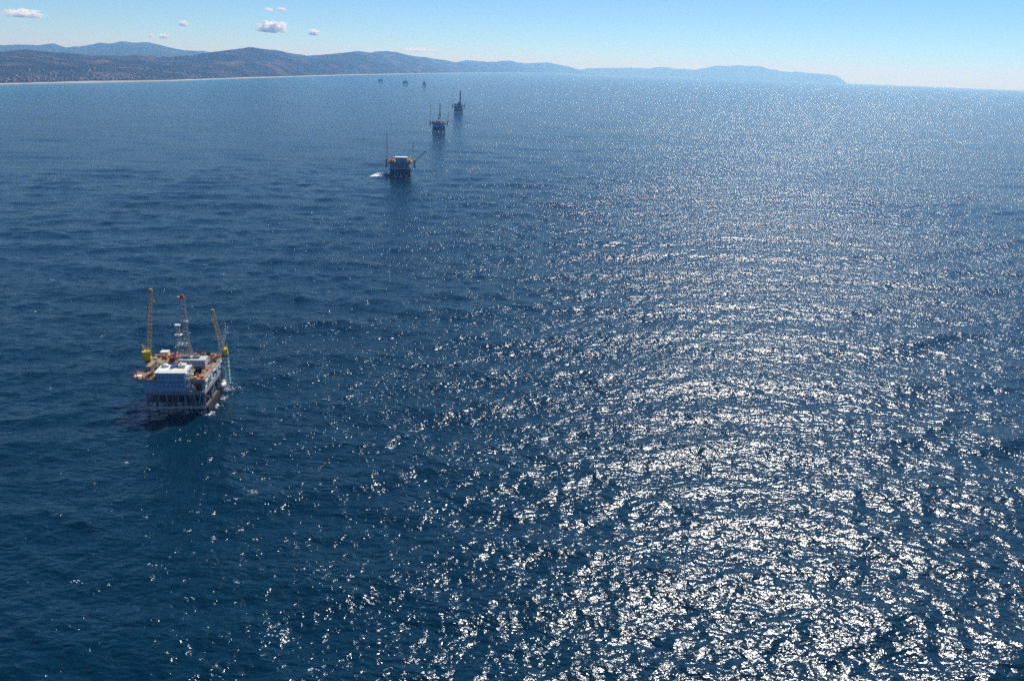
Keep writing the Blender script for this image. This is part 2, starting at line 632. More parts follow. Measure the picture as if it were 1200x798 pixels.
CLOUDS = [  # azimuth, elevation, half width, half height, density, label
    (-31.14, 1.83, 1150, 280, 0.009, 'long flat white cloud near the upper left corner'),
    (-16.92, 1.76, 960, 420, 0.014, 'largest puffy white cloud with grey base above the hills'),
    (-23.62, 0.94, 360, 180, 0.02, 'small white cloud puff low above the back mountains'),
    (-22.37, 1.76, 330, 230, 0.012, 'faint little cloud above the small puff over the mountains'),
    (-14.23, 1.56, 380, 230, 0.022, 'small white cloud puff right of the largest cloud'),
    (-17.08, 2.85, 300, 140, 0.012, 'left of two faint wisps above the largest cloud'),
    (-16.25, 2.93, 300, 130, 0.012, 'right of two faint wisps above the largest cloud'),
    (-24.35, 0.93, 190, 160, 0.015, 'faint tiny cloud beside the puff over the mountains'),
    (-7.3, 0.72, 1500, 170, 0.005, 'thin pale cloud streak behind the middle hill crest'),
]
for i, (a, e, hw, hh, dn, lab) in enumerate(CLOUDS):
    d = 68000.0
    me = cloud_mesh(40 + i)
    me.materials.append(cloud_material(dn))
    o = bpy.data.objects.new('cloud', me)
    COL.objects.link(o)
    o.location = (d * math.sin(R(a)), d * math.cos(R(a)), CAM_H + d * math.tan(R(e)))
    o.scale = (hw * 1.5, hw * 1.2, hh * 1.5)
    o.rotation_euler = (0, 0, -R(a))
    tag(o, lab, 'cloud', 'small clouds over the coast')

# ------------------------------------------------------------------ oil platforms
def ellipsoid(mb, c, rx, ry, rz, n=12, m=8):
    s = len(mb.v)
    for i in range(m + 1):
        t = math.pi * i / m
        for j in range(n):
            p = 2 * math.pi * j / n
            mb.v.append((c[0] + rx * math.sin(t) * math.cos(p), c[1] + ry * math.sin(t) * math.sin(p), c[2] + rz * math.cos(t)))
    for i in range(m):
        for j in range(n):
            k = (j + 1) % n
            mb.f.append((s + i * n + j, s + (i + 1) * n + j, s + (i + 1) * n + k, s + i * n + k))
    return mb


def crane(root, base, z_foot, z_slew, tip, body_mat, boom_mat, w=1.7, bays=16, thick=0.13, house=2.1, foot_to=None):
    """pedestal crane: slewing house with cab, lattice boom, mast frame and pendant lines"""
    x, y = base
    tip = Vector(tip)
    d = Vector((tip.x - x, tip.y - y, 0))
    d = d.normalized() if d.length > 0.1 else Vector((1, 0, 0))
    h = house
    hb = MB()
    pts = [(x + h * math.cos(t), y + h * math.sin(t)) for t in [math.pi * (k + 0.5) / 4 for k in range(8)]]
    hb.poly(pts, z_slew, z_slew + 1.0)
    pts2 = [(x + h * 0.9 * math.cos(t), y + h * 0.9 * math.sin(t)) for t in [math.pi * (k + 0.5) / 4 for k in range(8)]]
    hb.poly(pts2, z_slew + 1.0, z_slew + h * 1.75)
    part = hb.build('crane', body_mat, root)
    MB().bar((x, y, z_foot), (x, y, z_slew), 1.1, 1.3, n=10).build('pedestal', STEEL, part)
    if foot_to:
        f = MB()
        f.bar((x, y, z_slew - 2.0), (foot_to[0], foot_to[1], z_slew - 1.6), 0.45)
        f.bar((x, y, z_foot + 0.6), (foot_to[0], foot_to[1], z_slew - 4.2), 0.35)
        f.build('bracket', STEEL, part)
    c = Vector((x, y, 0)) + d.cross(Vector((0, 0, 1))) * (h * 0.95)
    cb = MB().box(c.x - 0.8, c.x + 0.8, c.y - 0.9, c.y + 0.9, z_slew + 1.2, z_slew + 3.4)
    cab = cb.build('cab', body_mat, part)
    heel = Vector((x, y, z_slew + 1.6)) + d * 1.2
    MB().truss(heel, tip, w, w * 0.62, bays, thick, thick * 0.58).build('boom', boom_mat, part)
    MB().box(tip.x - 0.8, tip.x + 0.8, tip.y - 0.6, tip.y + 0.6, tip.z - 0.3, tip.z + 1.3).build('boom_head', boom_mat, part)
    a = Vector((x, y, z_slew + h * 1.75)) - d * 1.0
    top = a + Vector((0, 0, 4.2)) - d * 0.8
    fr = MB()
    s = d.cross(Vector((0, 0, 1)))
    fr.bar(a + s * 1.1, top, 0.14).bar(a - s * 1.1, top, 0.14).bar(a + d * 1.8, top, 0.1)
    fr.build('mast_frame', body_mat, part)
    MB().bar(top, tip, 0.045, n=3).bar(top + s * 0.4, tip + s * 0.3, 0.045, n=3).build('pendant_line', DARK, part)
    hk = tip + d * 0.9
    MB().bar(hk, hk - Vector((0, 0, 5)), 0.04, n=3).box(hk.x - 0.3, hk.x + 0.3, hk.y - 0.3, hk.y + 0.3, hk.z - 6.0, hk.z - 5).build('hook_block', YELLOW, part)
    return part


def jacket(root, xs, ys, z_top, r=0.7, leg_mat=STEEL, z_low=3.5):
    for x in xs:
        for y in ys:
            MB().bar((x * 1.04, y * 1.04, -7), (x, y, z_top), r, r * 0.92, n=10).build('leg', leg_mat, root, smooth=False)
    def brace(a, b, q):
        MB().bar(a, b, q, n=8).build('brace', leg_mat, root)
    X0, X1, Y0, Y1 = xs[0], xs[-1], ys[0], ys[-1]
    for y in ys:
        for a, b in zip(xs[:-1], xs[1:]):
            brace((a, y, z_low), (b, y, z_low), 0.32)
    for x in xs:
        for a, b in zip(ys[:-1], ys[1:]):
            brace((x, a, z_low + 0.3), (x, b, z_low + 0.3), 0.32)
    for y in (Y0, Y1):
        for i, (a, b) in enumerate(zip(xs[:-1], xs[1:])):
            p, q = ((a, y, z_low), (b, y, z_top)) if i % 2 else ((b, y, z_low), (a, y, z_top))
            brace(p, q, 0.26)
    for x in (X0, X1):
        for i, (a, b) in enumerate(zip(ys[:-1], ys[1:])):
            p, q = ((x, a, z_low), (x, b, z_top)) if i % 2 else ((x, b, z_low), (x, a, z_top))
            brace(p, q, 0.26)


STEELB = mat('blue_grey_steel', (0.3, 0.34, 0.38), 0.5, scale=0.6, col2=(0.18, 0.18, 0.18))


def near_platform():
    root = empty('oil_platform', (-178, 386, 0), R(5))
    tag(root, 'nearest oil platform, pale blue quarters block, rusty orange deck and two yellow cranes', 'oil platform', 'oil platforms in a row out to sea')
    rnd = random.Random(5)
    xs, ys = (-13.5, -4.0, 5.5, 15.0), (-17.5, -6.0, 5.5, 16.0)
    jacket(root, xs, ys, 12.0)
    # boat landings and waterline beams
    b = MB()
    b.box(15.6, 17.2, -18.5, 9.0, 2.0, 2.5).box(15.6, 17.2, -18.5, 9.0, 3.6, 4.1)
    for k in range(12):
        yy = -18 + k * 2.4
        b.box(16.5, 17.3, yy, yy + 1.1, 0.2, 4.6)
    b.build('boat_landing', DARK, root)
    MB().bar((-14.2, -18.6, 3.9), (15.6, -18.6, 3.9), 0.42, n=8).bar((-14.2, -18.6, 4.9), (15.6, -18.6, 4.9), 0.06).build('walkway_beam', GREY, root)
    MB().box(-9.5, -1.0, -19.4, -17.9, 3.55, 3.75).build('walkway', GREY, root)
    for i in range(5):
        for j in range(3):
            x, y = 4.0 + i * 2.3, -13.0 + j * 3.4
            MB().bar((x, y, -6), (x, y, 15), 0.42, n=8).build('well_conductor', GREY if (i + j) % 3 else STEEL, root)
    MB().box(-13.8, 14.8, -17.2, 15.5, 6.3, 6.6).build('fill_deck', DARK, root)  # dark plate added to stop light passing through the jacket
    for x0, x1, y0, y1, z1, m in ((-9.5, 0.5, -15.5, -4, 11.4, DARK), (-12, -4, 0, 13, 11.0, DARK), (4, 14, 2, 14, 10.6, STEEL), (2, 13, -4, 1, 9.6, DARK)):
        MB().box(x0, x1, y0, y1, 6.6, z1).build('fill_box', m, root)  # boxes added to darken the open space below the lower deck
    for k in range(8):
        x = -12 + k * 3.5
        MB().bar((x, -17.6, 6.4), (x + (1.2 if k % 2 else -0.4), -17.6, 11.9), 0.16, n=6).build('riser_pipe', (STEEL, GREY, DARK)[k % 3], root)
    # lower deck and what stands on it
    MB().box(-14.5, 16.0, -18.5, 17.2, 12.0, 12.5).build('lower_deck', STEEL, root)
    g = MB()
    for y0 in (-18.75, 17.25):
        g.box(-14.7, 16.2, y0, y0 + 0.24, 11.3, 12.75)
    for x0 in (-14.75, 16.02):
        g.box(x0, x0 + 0.22, -18.5, 17.2, 11.3, 12.75)
    g.build('lower_deck_girder', STEELB, root)
    for x in (-14.0, -5.0, 4.0, 9.5, 15.4):
        for y in (-18.0, -9.0, 0.0, 9.0, 16.6):
            MB().box(x - 0.3, x + 0.3, y - 0.3, y + 0.3, 12.5, 19.2).build('column', PALEBLUE, root)
    for k in range(7):
        y = -16.5 + k * 4.9
        MB().bar((15.7, y, 12.6), (15.7, y + (4.4 if k % 2 else -1.0), 19.0), 0.16).build('side_brace', PALEBLUE, root)
    specs = [(9, -16, 3.5, 3, 3.6, GREY, 'pump_skid'), (10.5, -9, 4, 5, 4.5, STEEL, 'separator'), (11, 0, 4.5, 6, 4, PALEBLUE, 'pump_skid'),
             (12.2, 9, 3, 5, 5, GREY, 'generator'), (-9, 4, 8, 12, 5.2, STEEL, 'generator'), (1, 2, 7, 9, 4.8, DARK, 'separator'),
             (-10, -8, 5, 6, 4.6, DARK, 'tank'), (2, 13, 14, 4, 5.6, PALEBLUE, 'tank'), (12, -13.5, 2, 2, 2.4, RED, 'pump_skid')]
    for x, y, w, l, h, m, n in specs:
        q = MB().box(x - w / 2, x + w / 2, y - l / 2, y + l / 2, 12.5, 12.5 + h * 0.8)
        for k in range(3):
            xx = x - w / 2 + w * (k + 0.5) / 3
            q.bar((xx, y - l / 2 - 0.25, 12.6), (xx, y - l / 2 - 0.25, 12.5 + h), 0.16, n=6)
        q.box(x - w * 0.3, x + w * 0.3, y - l * 0.3, y + l * 0.3, 12.5 + h * 0.8, 12.5 + h)
        q.build(n, m, root)
    for k in range(6):
        z = 13.5 + k * 0.9
        MB().bar((15.9, -17.5, z), (15.9, 15.5, z + (0.5 if k % 2 else 0)), 0.12 + 0.05 * (k % 3), n=6).build('side_pipe', (WHITE, GREY, PALEBLUE)[k % 3], root)
    # upper deck in plates round the open well
    MB().box(-17, 7.6, -19, -2, 19.3, 20).build('deck_plate', BROWNDECK, root)
    MB().box(7.6, 13, -19, -16.2, 19.3, 20).build('deck_plate', RUSTDECK, root)
    MB().box(13, 16.6, -19, 18, 19.3, 20.02).build('deck_plate', RUSTDECK, root)
    MB().box(-17, 13, -2, 14.8, 19.3, 20).build('deck_plate', BROWNDECK, root)
    MB().box(-17, 13, 14.8, 18, 19.3, 20.03).build('deck_plate', RUSTDECK, root)
    MB().box(-20.6, -17, 3, 18, 19.4, 19.96).build('deck_plate', BROWNDECK, root)
    MB().box(-20.4, -17, -16.5, -8, 19.4, 19.95).build('corner_landing', BROWNDECK, root)
    MB().box(-20.0, -16.6, -15.6, -13.0, 20.0, 20.25).build('landing_panel', WHITE, root)
    g = MB()
    g.box(-17.2, 16.8, -19.3, -19.02, 18.2, 20.25).box(-17.2, 16.8, 18.02, 18.3, 18.2, 20.25)
    g.box(16.62, 16.9, -19, 18, 18.2, 20.25).box(-17.3, -17.02, -8, 3, 18.2, 20.25)
    g.build('deck_girder', STEELB, root)
    for k in range(5):
        MB().bar((13.5 + k * 0.34, -15.5, 20.3), (13.5 + k * 0.34, 12.5 - k, 20.3), 0.16, n=6).build('deck_pipe', (STEEL, BROWNDECK, DARK)[k % 3], root)
    MB().box(13.0, 13.25, -16, -2, 19.0, 20.5).build('well_coaming', RUSTDECK, root)
    for k, y in enumerate((-14.5, -10.5, -6.5)):
        q = MB().box(8.6, 12.2, y - 1.2, y + 1.2, 15.5, 17.6).bar((9.5, y, 17.6), (9.5, y, 18.9), 0.35, n=8).bar((11.4, y, 17.6), (11.4, y, 18.7), 0.3, n=8)
        q.build('wellhead', RED if k != 1 else DARK, root)
    # railings
    MB().rail([(16.5, -18.8, 20.02), (16.5, 17.8, 20.02), (-16.9, 17.8, 20.02)]).build('railing', WHITE, root)
    MB().rail([(8.4, -18.9, 20), (16.5, -18.9, 20)]).build('railing', YELLOW, root)
    MB().rail([(-16.9, -7.8, 20), (-16.9, 2.8, 20)]).build('railing', TAN, root)
    MB().rail([(-20.3, -8.1, 19.95), (-20.3, -16.4, 19.95), (-17.2, -16.4, 19.95)], step=1.8).build('railing', RED, root)
    for x, y in ((-20.2, -15.5), (-20.2, -11.5), (-18.2, -16.0), (-18.4, -9.0)):
        MB().bar((x, y, 19.95), (x - 0.4, y, 22.6), 0.2, n=6).build('mooring_post', RED, root)
    MB().bar((-19.5, -12, 19.6), (-26.5, -15.5, 18.0), 0.25, 0.12, n=6).build('outrigger', STEEL, root)
    # pale sheeting on the right flank of the deck
    for k in range(8):
        y0 = -18.6 + k * 4.55
        MB().box(16.95, 17.2 + 0.12 * (k % 2), y0, y0 + (4.2, 3.1, 2.4, 4.0)[k % 4], (17.9, 18.3, 17.2, 18.6, 17.6)[k % 5], (19.3, 19.7, 19.0)[k % 3]).build('side_panel', (WHITE, GREY, CYAN)[k % 3], root)
    # front cladding, quarters block
    MB().box(-14.2, -6.7, -19.2, -18.85, 12.8, 18.2).build('front_wall', PALEBLUE, root)
    MB().box(-14.4, -6.7, -19.6, -19.25, 15.4, 15.65).build('wall_rail', GREY, root)
    lq = MB().box(-6.5, 7.5, -21, -11, 13.9, 24.4).build('living_quarters', PALEBLUE, root)
    MB().box(-7.4, 8.3, -21.9, -10.4, 24.4, 24.9).build('roof', WHITE, lq)
    MB().box(-6.75, 7.75, -21.5, -21.0, 19.1, 19.6).box(-6.75, 7.75, -21.5, -21.0, 13.7, 14.0).build('storey_ledge', STEEL, lq)
    wm = MB().box(-0.4, 0.4, -0.06, 0.0, -0.4, 0.4).build('window', mat('blue_grey_glass', (0.1, 0.16, 0.22), 0.2), lq)
    first = True
    for z in (16.9, 22.0):
        for k in range(7):
            if first:
                w, first = wm, False
            else:
                w = wm.copy(); COL.objects.link(w); w.parent = lq
            w.location = (-5.4 + k * 1.95, -21.003, z)
    for k in range(3):
        w = wm.copy(); COL.objects.link(w); w.parent = lq
        w.rotation_euler = (0, 0, R(90)); w.location = (7.503, -19 + k * 3, 22.0)
    rl = MB().rail([(-7.3, -21.8, 24.9), (8.2, -21.8, 24.9), (8.2, -10.5, 24.9)], step=2.2)
    rl.build('roof_railing', WHITE, lq)
    ellipsoid(MB(), (-4.4, -13.2, 25.4), 2.0, 1.6, 1.3).build('roof_dome', WHITE, lq, smooth=True)
    MB().box(2.6, 6.2, -14.6, -11.8, 24.9, 26.5).box(3.4, 4.2, -13.6, -12.8, 26.5, 27.4).build('roof_unit', WHITE, lq)
    MB().bar((-0.8, -15.5, 25.6), (1.8, -13.0, 25.6), 0.8, n=10).build('roof_tank', BLUE, lq)
    MB().box(-1.6, 1.2, -12.4, -11.0, 24.9, 26.2).build('roof_unit', DARK, lq)
    MB().bar((-5.6, -19.5, 24.9), (-5.6, -19.5, 29.5), 0.06, n=4).build('antenna', GREY, lq)
    MB().bar((6.8, -19.0, 24.9), (6.8, -19.0, 28.5), 0.06, n=4).build('antenna', GREY, lq)
    st = MB()
    for f, (z0, z1) in enumerate(((13.9, 17.4), (17.4, 20.9), (20.9, 24.4))):
        y0, y1 = (-20.5, -13.5) if f % 2 else (-13.5, -20.5)
        st.bar((8.0, y0, z0), (8.0, y1, z1), 0.12).bar((9.2, y0, z0), (9.2, y1, z1), 0.12)
        for k in range(14):
            t = (k + 0.5) / 14
            st.box(8.0, 9.2, y0 + (y1 - y0) * t - 0.15, y0 + (y1 - y0) * t + 0.15, z0 + (z1 - z0) * t - 0.03, z0 + (z1 - z0) * t + 0.03)
        st.box(7.7, 9.5, y1 - 0.9, y1 + 0.9, z1 - 0.12, z1)
    for y in (-21.2, -12.8):
        st.bar((9.4, y, 13.9), (9.4, y, 25.2), 0.12)
    st.rail([(9.4, -21.2, 24.2), (9.4, -12.8, 24.2)]).rail([(9.4, -21.2, 17.4), (9.4, -12.8, 17.4)])
    st.build('staircase', WHITE, lq)
    MB().box(7.6, 15.8, -21.0, -19.4, 13.6, 13.85).rail([(7.7, -20.95, 13.85), (15.7, -20.95, 13.85)]).build('balcony', TAN, root)
    # equipment house
    eh = MB().box(-2, 12, -1, 5.2, 20.0, 23.7).build('equipment_house', GREY, root)
    MB().box(-2.2, 12.2, -1.2, 5.4, 23.7, 23.95).build('roof', GREY, eh)
    MB().box(2, 3.2, -1.05, -1.0, 20.1, 22.2).build('door', STEEL, eh)
    for k in range(4):
        MB().box(4.5 + k * 1.9, 5.5 + k * 1.9, -1.06, -1.003, 21.6, 22.6).build('louvre', STEEL, eh)
    MB().box(0.2, 3.0, 1.0, 3.4, 23.95, 25.4).box(5, 8.4, 1.5, 4, 23.95, 24.9).build('roof_unit', STEEL, eh)
    # drilling masts
    MB().truss((-2.2, 8.6, 20.0), (-2.0, 8.6, 29.5), 8.2, 6.0, 4, 0.2, 0.13).box(-5.0, 1.0, 5.6, 11.6, 29.4, 29.65).rail([(-5, 5.6, 29.65), (1, 5.6, 29.65), (1, 11.6, 29.65)]).build('derrick_substructure', STEELB, root)
    dk = MB().truss((0.6, 7.0, 20.0), (1.3, 6.6, 57.0), 2.5, 1.6, 17, 0.2, 0.13).build('derrick', STEELB, root)
    MB().box(0.2, 2.4, 5.6, 7.6, 57.0, 57.4).box(0.6, 2.0, 5.9, 7.3, 57.4, 58.4).build('crown_block', RED, dk)
    MB().box(-1.3, -0.1, 5.7, 7.5, 56.2, 57.3).build('sheave_box', TAN, dk)
    MB().box(-0.8, 2.8, 5.2, 8.2, 43.4, 43.55).rail([(-0.8, 5.2, 43.55), (2.8, 5.2, 43.55)]).build('monkey_board', GREY, dk)
    MB().bar((1.0, 6.8, 55), (1.0, 6.8, 31), 0.07, n=4).build('hoist_line', DARK, dk)
    rm = MB().truss((-3.2, 7.0, 29.65), (-3.0, 6.8, 40.5), 2.2, 1.5, 7, 0.15, 0.1).build('racking_mast', STEELB, root)
    MB().box(-4.4, -1.7, 5.8, 7.8, 40.5, 41.5).build('mast_head', WHITE, rm)
    MB().box(-5.0, -1.2, 5.2, 8.6, 35.5, 35.7).build('mast_platform', WHITE, rm)
    # deck machinery along the left and back
    items = [(-11.5, -4.5, 3.0, 2.4, 1.9, BROWNDECK, 'mud_tank'), (-7.0, -7.5, 4.2, 2.0, 1.5, DARK, 'mud_tank'), (-11.0, 2.0, 3.4, 4.4, 1.6, CRATE, 'mud_tank'),
             (-8.0, 8.5, 3.0, 3.2, 2.3, RED, 'pump'), (-13.0, 10.5, 2.6, 2.2, 2.6, RUSTDECK, 'pump'), (-9.0, 13.0, 3.2, 2.0, 2.2, RED, 'pump'),
             (5.2, 8.6, 3.6, 2.2, 1.9, RUSTDECK, 'pump'), (8.6, 11.2, 2.6, 2.6, 2.0, RED, 'pump'), (3.2, 13.2, 3.0, 1.6, 2.4, CRATE, 'pump'),
             (10.8, 8.0, 2.2, 2.4, 1.5, TAN, 'valve_skid'), (-6.6, 1.6, 2.2, 3.4, 1.2, STEEL, 'valve_skid'), (-12.6, -13.5, 3.4, 2.4, 1.3, RUSTDECK, 'valve_skid'),
             (-9.2, -15.8, 2.6, 2.0, 1.1, TAN, 'valve_skid'), (-10.2, -10.4, 2.2, 2.0, 1.6, STEEL, 'valve_skid'), (6.0, 15.9, 2.0, 1.6, 1.6, BROWNDECK, 'valve_skid'), (11.2, 15.8, 2.4, 1.6, 1.2, TAN, 'valve_skid')]
    for x, y, w, l, h, m, n in items:
        q = MB().box(x - w / 2, x + w / 2, y - l / 2, y + l / 2, 20.03, 20.03 + h * 0.55)
        q.box(x - w * 0.36, x + w * 0.3, y - l * 0.34, y + l * 0.36, 20.03 + h * 0.55, 20.03 + h * 0.85)
        q.bar((x - w * 0.3, y, 20.03 + h * 0.5), (x + w * 0.42, y + l * 0.2, 20.03 + h), 0.28, n=8)
        q.bar((x + w * 0.2, y - l * 0.3, 20.03), (x + w * 0.2, y - l * 0.3, 20.03 + h * 1.1), 0.14, n=6)
        q.build(n, m, root)
    for k in range(9):
        x = -15.9 + k * 0.42
        MB().bar((x, 3.4, 20.25 + 0.12 * (k % 2)), (x, 12.8, 20.25 + 0.12 * (k % 2)), 0.17, n=6).build('drill_pipe', (TAN, BROWNDECK, STEEL)[k % 3], root)
    for x, y, r in ((3.8, 16.4, 1.5), (8.8, 16.2, 1.2)):
        q = MB()
        for s in (-0.9, 0.7):
            q.bar((x + s, y, 20.05 + r), (x + s + 0.2, y, 20.05 + r), r, n=14)
        q.bar((x - 0.8, y, 20.05 + r), (x + 0.8, y, 20.05 + r), r * 0.6, n=12)
        q.build('winch_drum', BLACK, root)
    zones = ((-16.5, -7.5, -18.5, -9.0, 14), (-13.5, -7.0, -8.5, 13.5, 18), (3.0, 12.5, 6.2, 17.2, 16), (13.2, 16.2, -17.5, 16.5, 18), (-20.2, -17.2, 3.5, 17.0, 8), (-16.0, -5.0, 13.0, 17.2, 8), (8.0, 12.6, -18.6, -16.5, 5))
    for x0, x1, y0, y1, n in zones:
        for k in range(n):
            x, y = rnd.uniform(x0, x1), rnd.uniform(y0, y1)
            w, l, h = rnd.uniform(0.4, 1.3), rnd.uniform(0.4, 1.5), rnd.uniform(0.5, 1.7)
            q = MB().box(x - w / 2, x + w / 2, y - l / 2, y + l / 2, 20.04, 20.04 + h * 0.7)
            if k % 2:
                q.bar((x, y, 20.04), (x, y, 20.04 + h * 1.4), 0.13, n=6)
            else:
                q.bar((x - w, y, 20.2 + h * 0.4), (x + w, y + rnd.uniform(-1, 1), 20.2 + h * 0.4), 0.14, n=6)
            q.build('deck_fitting', rnd.choice((RUSTDECK, TAN, TAN, WHITE, RED, STEEL, DARK, CRATE, YELLOW, CYAN)), root)
    for k in range(7):
        y = -17.5 + k * 5.0 + rnd.uniform(-0.8, 0.8)
        z = rnd.uniform(13.5, 16.0)
        MB().bar((16.3, y, 18.2), (16.3, y, z), 0.18, n=6).bar((16.3, y, z), (16.3, y + rnd.uniform(1.5, 3.5), z), 0.18, n=6).build('drain_pipe', (WHITE, STEEL, GREY)[k % 3], root)
    # cranes and the pale lattice arm at the rear corner
    crane(root, (-21.3, 7.0), 12.5, 21.2, (-14.8, 7.0, 60.0), YELLOW, TAN, w=1.9, foot_to=(-16.8, 7.0), house=2.7)
    crane(root, (17.6, 17.0), 14.0, 20.6, (13.0, 17.4, 45.6), YELLOW, TAN, w=2.2, bays=11, foot_to=(14.5, 15.5), house=1.8)
    fb = MB().truss((14.8, 15.8, 20.05), (20.2, 16.0, 37.5), 2.2, 1.2, 9, 0.24, 0.15).build('flare_arm', CYAN, root)
    MB().bar((20.2, 16.0, 37.5), (20.6, 16.0, 39.0), 0.45, n=8).build('flare_tip', BLACK, fb)
    MB().truss((18.6, 14.8, 19.4), (18.6, 14.8, 4.0), 2.2, 2.2, 6, 0.18, 0.14).build('stair_tower', CYAN, root)
    MB().bar((16.6, 14.8, 18.8), (18.6, 14.8, 18.8), 0.2).bar((15.4, 14.8, 4.4), (18.6, 14.8, 4.4), 0.2).build('stair_bracket', CYAN, root)

    def on_deck(o, lab, cat):
        o.location = root.location
        o.rotation_euler = root.rotation_euler
        return tag(o, lab, cat)
    q = MB().box(-16.6, -14.2, -7.6, 1.8, 20.08, 22.7)
    for k in range(12):
        yy = -7.4 + k * 0.78
        q.box(-14.2, -14.12, yy, yy + 0.4, 20.2, 22.55)
        q.box(-16.68, -16.6, yy, yy + 0.4, 20.2, 22.55)
    on_deck(q.build('cargo_container', CRATE), 'long drab brown container on the left edge of the nearest platform', 'container')
    q = MB().box(-16.6, -12.6, 14.0, 17.2, 20.09, 22.6).box(-16.8, -12.4, 13.8, 17.4, 22.6, 22.8).box(-15.5, -14.3, 13.93, 14.0, 20.2, 22.2)
    on_deck(q.build('storage_cabin', WHITE), 'small white cabin at the back left of the nearest platform deck', 'cabin')
    q = ellipsoid(MB(), (17.9, 7.6, 5.9), 1.5, 3.1, 1.5, 14, 10).box(17.2, 18.6, 8.2, 10.0, 7.0, 7.9).bar((17.9, 6.0, 7.2), (16.4, 6.0, 12.0), 0.06, n=4).bar((17.9, 9.2, 7.6), (16.4, 9.2, 12.0), 0.06, n=4)
    on_deck(q.build('rescue_capsule', WHITE), 'white rounded capsule hung low on the right side of the nearest platform', 'lifeboat')
    return root


near_platform()


def far_platform(loc, label, rz=5, half=(16.5, 17.0), deck=21.0, house=None, masts=(), cranes=(), boxes=(), taper=0.88, accent=RUSTDECK, wall=None, detail=True, size=1.0):
    x, y = loc
    root = empty('oil_platform', (x, y, drop(x, y)), R(rz))
    root.scale = (size, size, size)
    tag(root, label, 'oil platform', 'oil platforms in a row out to sea')
    hx, hy = half
    lx, ly = hx * taper, hy * taper
    xs = [-lx * 0.92 + i * lx * 1.84 / 3 for i in range(4)]
    ys = [-ly * 0.92 + i * ly * 1.84 / 2 for i in range(3)]
    if detail:
        jacket(root, xs, ys, deck - 9.0, r=1.0, leg_mat=DARK, z_low=2.5)
        for i in range(6):
            for j in range(4):
                cx, cy = -lx * 0.7 + i * lx * 0.28, -ly * 0.7 + j * ly * 0.42
                MB().bar((cx, cy, -7), (cx, cy, deck - 9.0), 0.75, n=8).build('well_conductor', DARK, root)
        MB().box(-lx * 0.94, lx * 0.9, -ly * 0.9, ly * 0.85, 3.0, 3.4).build('fill_deck', STEEL, root)  # added low down, part of the dark fill between the legs
        MB().box(-lx * 0.86, lx * 0.55, -ly * 0.8, ly * 0.8, 3.4, deck - 9.0).build('fill_box', DARK, root)  # dark box added to fill the open legs down to the water
        MB().box(lx * 0.6, lx * 0.86, -ly * 0.7, ly * 0.6, 3.4, deck - 9.6).build('fill_box', DARK, root)  # narrower dark fill added on the right
    else:
        for a in (xs[0], xs[-1]):
            for b in (ys[0], ys[-1]):
                MB().bar((a, b, -8), (a, b, deck - 9), 2.2, n=8).build('leg', DARK, root)
        MB().box(-lx * 0.8, lx * 0.8, -ly * 0.8, ly * 0.8, 6, deck - 9).build('fill_box', DARK, root)  # added so the underside reads as one dark mass
        MB().bar((xs[0], ys[0], 4), (xs[-1], ys[0], 4), 0.5).bar((xs[0], ys[-1], 4), (xs[-1], ys[-1], 4), 0.5).build('brace', DARK, root)
    MB().box(-lx, lx, -ly, ly, deck - 9.0, deck - 8.2).build('lower_deck', STEEL, root)
    MB().box(-lx * 0.97, lx * 0.8, -ly * 0.94, ly * 0.9, deck - 8.2, deck - 1.4).build('module', wall or DARK, root)
    MB().box(-lx - 0.4, lx + 0.4, -ly - 0.5, -ly, deck - 9.4, deck - 8.0).build('deck_girder', PALEBLUE, root)
    for a in (-0.9, -0.45, 0.0, 0.45, 0.9):
        MB().box(a * lx - 0.4, a * lx + 0.4, -ly - 0.1, -ly + 0.5, deck - 8.2, deck - 1.0).build('column', PALEBLUE, root)
    MB().box(-hx, hx, -hy, hy, deck - 1.0, deck).build('upper_deck', accent, root)
    MB().box(-hx - 0.2, hx + 0.2, -hy - 0.3, -hy - 0.02, deck - 1.7, deck + 0.5).build('deck_girder', STEEL, root)
    MB().rail([(-hx, -hy + 0.2, deck), (hx, -hy + 0.2, deck)], h=1.3, step=4).build('railing', GREY, root)
    for a, b in ((-lx * 1.02, 'dark'), (lx * 0.96, 'dark')):
        MB().box(a, a + 1.0, -ly, ly * 0.8, 1.0, 4.0).build('boat_landing', DARK, root)
    if house:
        x0, x1, y0, y1, h, m = house
        hq = MB().box(x0, x1, y0, y1, deck - 0.5, deck + h).build('living_quarters', m, root)
        MB().box(x0 - 0.6, x1 + 0.6, y0 - 0.6, y1 + 0.6, deck + h, deck + h + 0.6).build('roof', WHITE, hq)
        if detail:
            n = int((x1 - x0) / 2.4)
            for k in range(n):
                for z in (deck + h * 0.3, deck + h * 0.72):
                    w = x0 + 1.0 + k * (x1 - x0 - 1.2) / n
                    MB().box(w, w + 1.1, y0 - 0.06, y0 - 0.004, z - 0.5, z + 0.5).build('window', GLASS, hq)
    for x0, x1, y0, y1, h, m in boxes:
        MB().box(x0, x1, y0, y1, deck + 0.01, deck + h).box(x0 + (x1 - x0) * 0.2, x0 + (x1 - x0) * 0.6, y0 + (y1 - y0) * 0.2, y0 + (y1 - y0) * 0.7, deck + h, deck + h * 1.35).build('machinery', m, root)
    for (mx, my, z0, z1, w0, w1, rr, m) in masts:
        d = MB().truss((mx, my, deck + z0), (mx, my, deck + z1), w0, w1, max(4, int((z1 - z0) / 3)), rr, rr * 0.7).build('derrick', m, root)
        MB().box(mx - w1 * 0.7, mx + w1 * 0.7, my - w1 * 0.7, my + w1 * 0.7, deck + z1, deck + z1 + 2).build('crown_block', m, d)
    for (cx, cy, tip, bm, m2) in cranes:
        crane(root, (cx, cy), deck - 9, deck - 0.5, tip, bm, m2, w=2.2, bays=9, thick=0.19, house=2.0, foot_to=(math.copysign(hx, cx), cy))
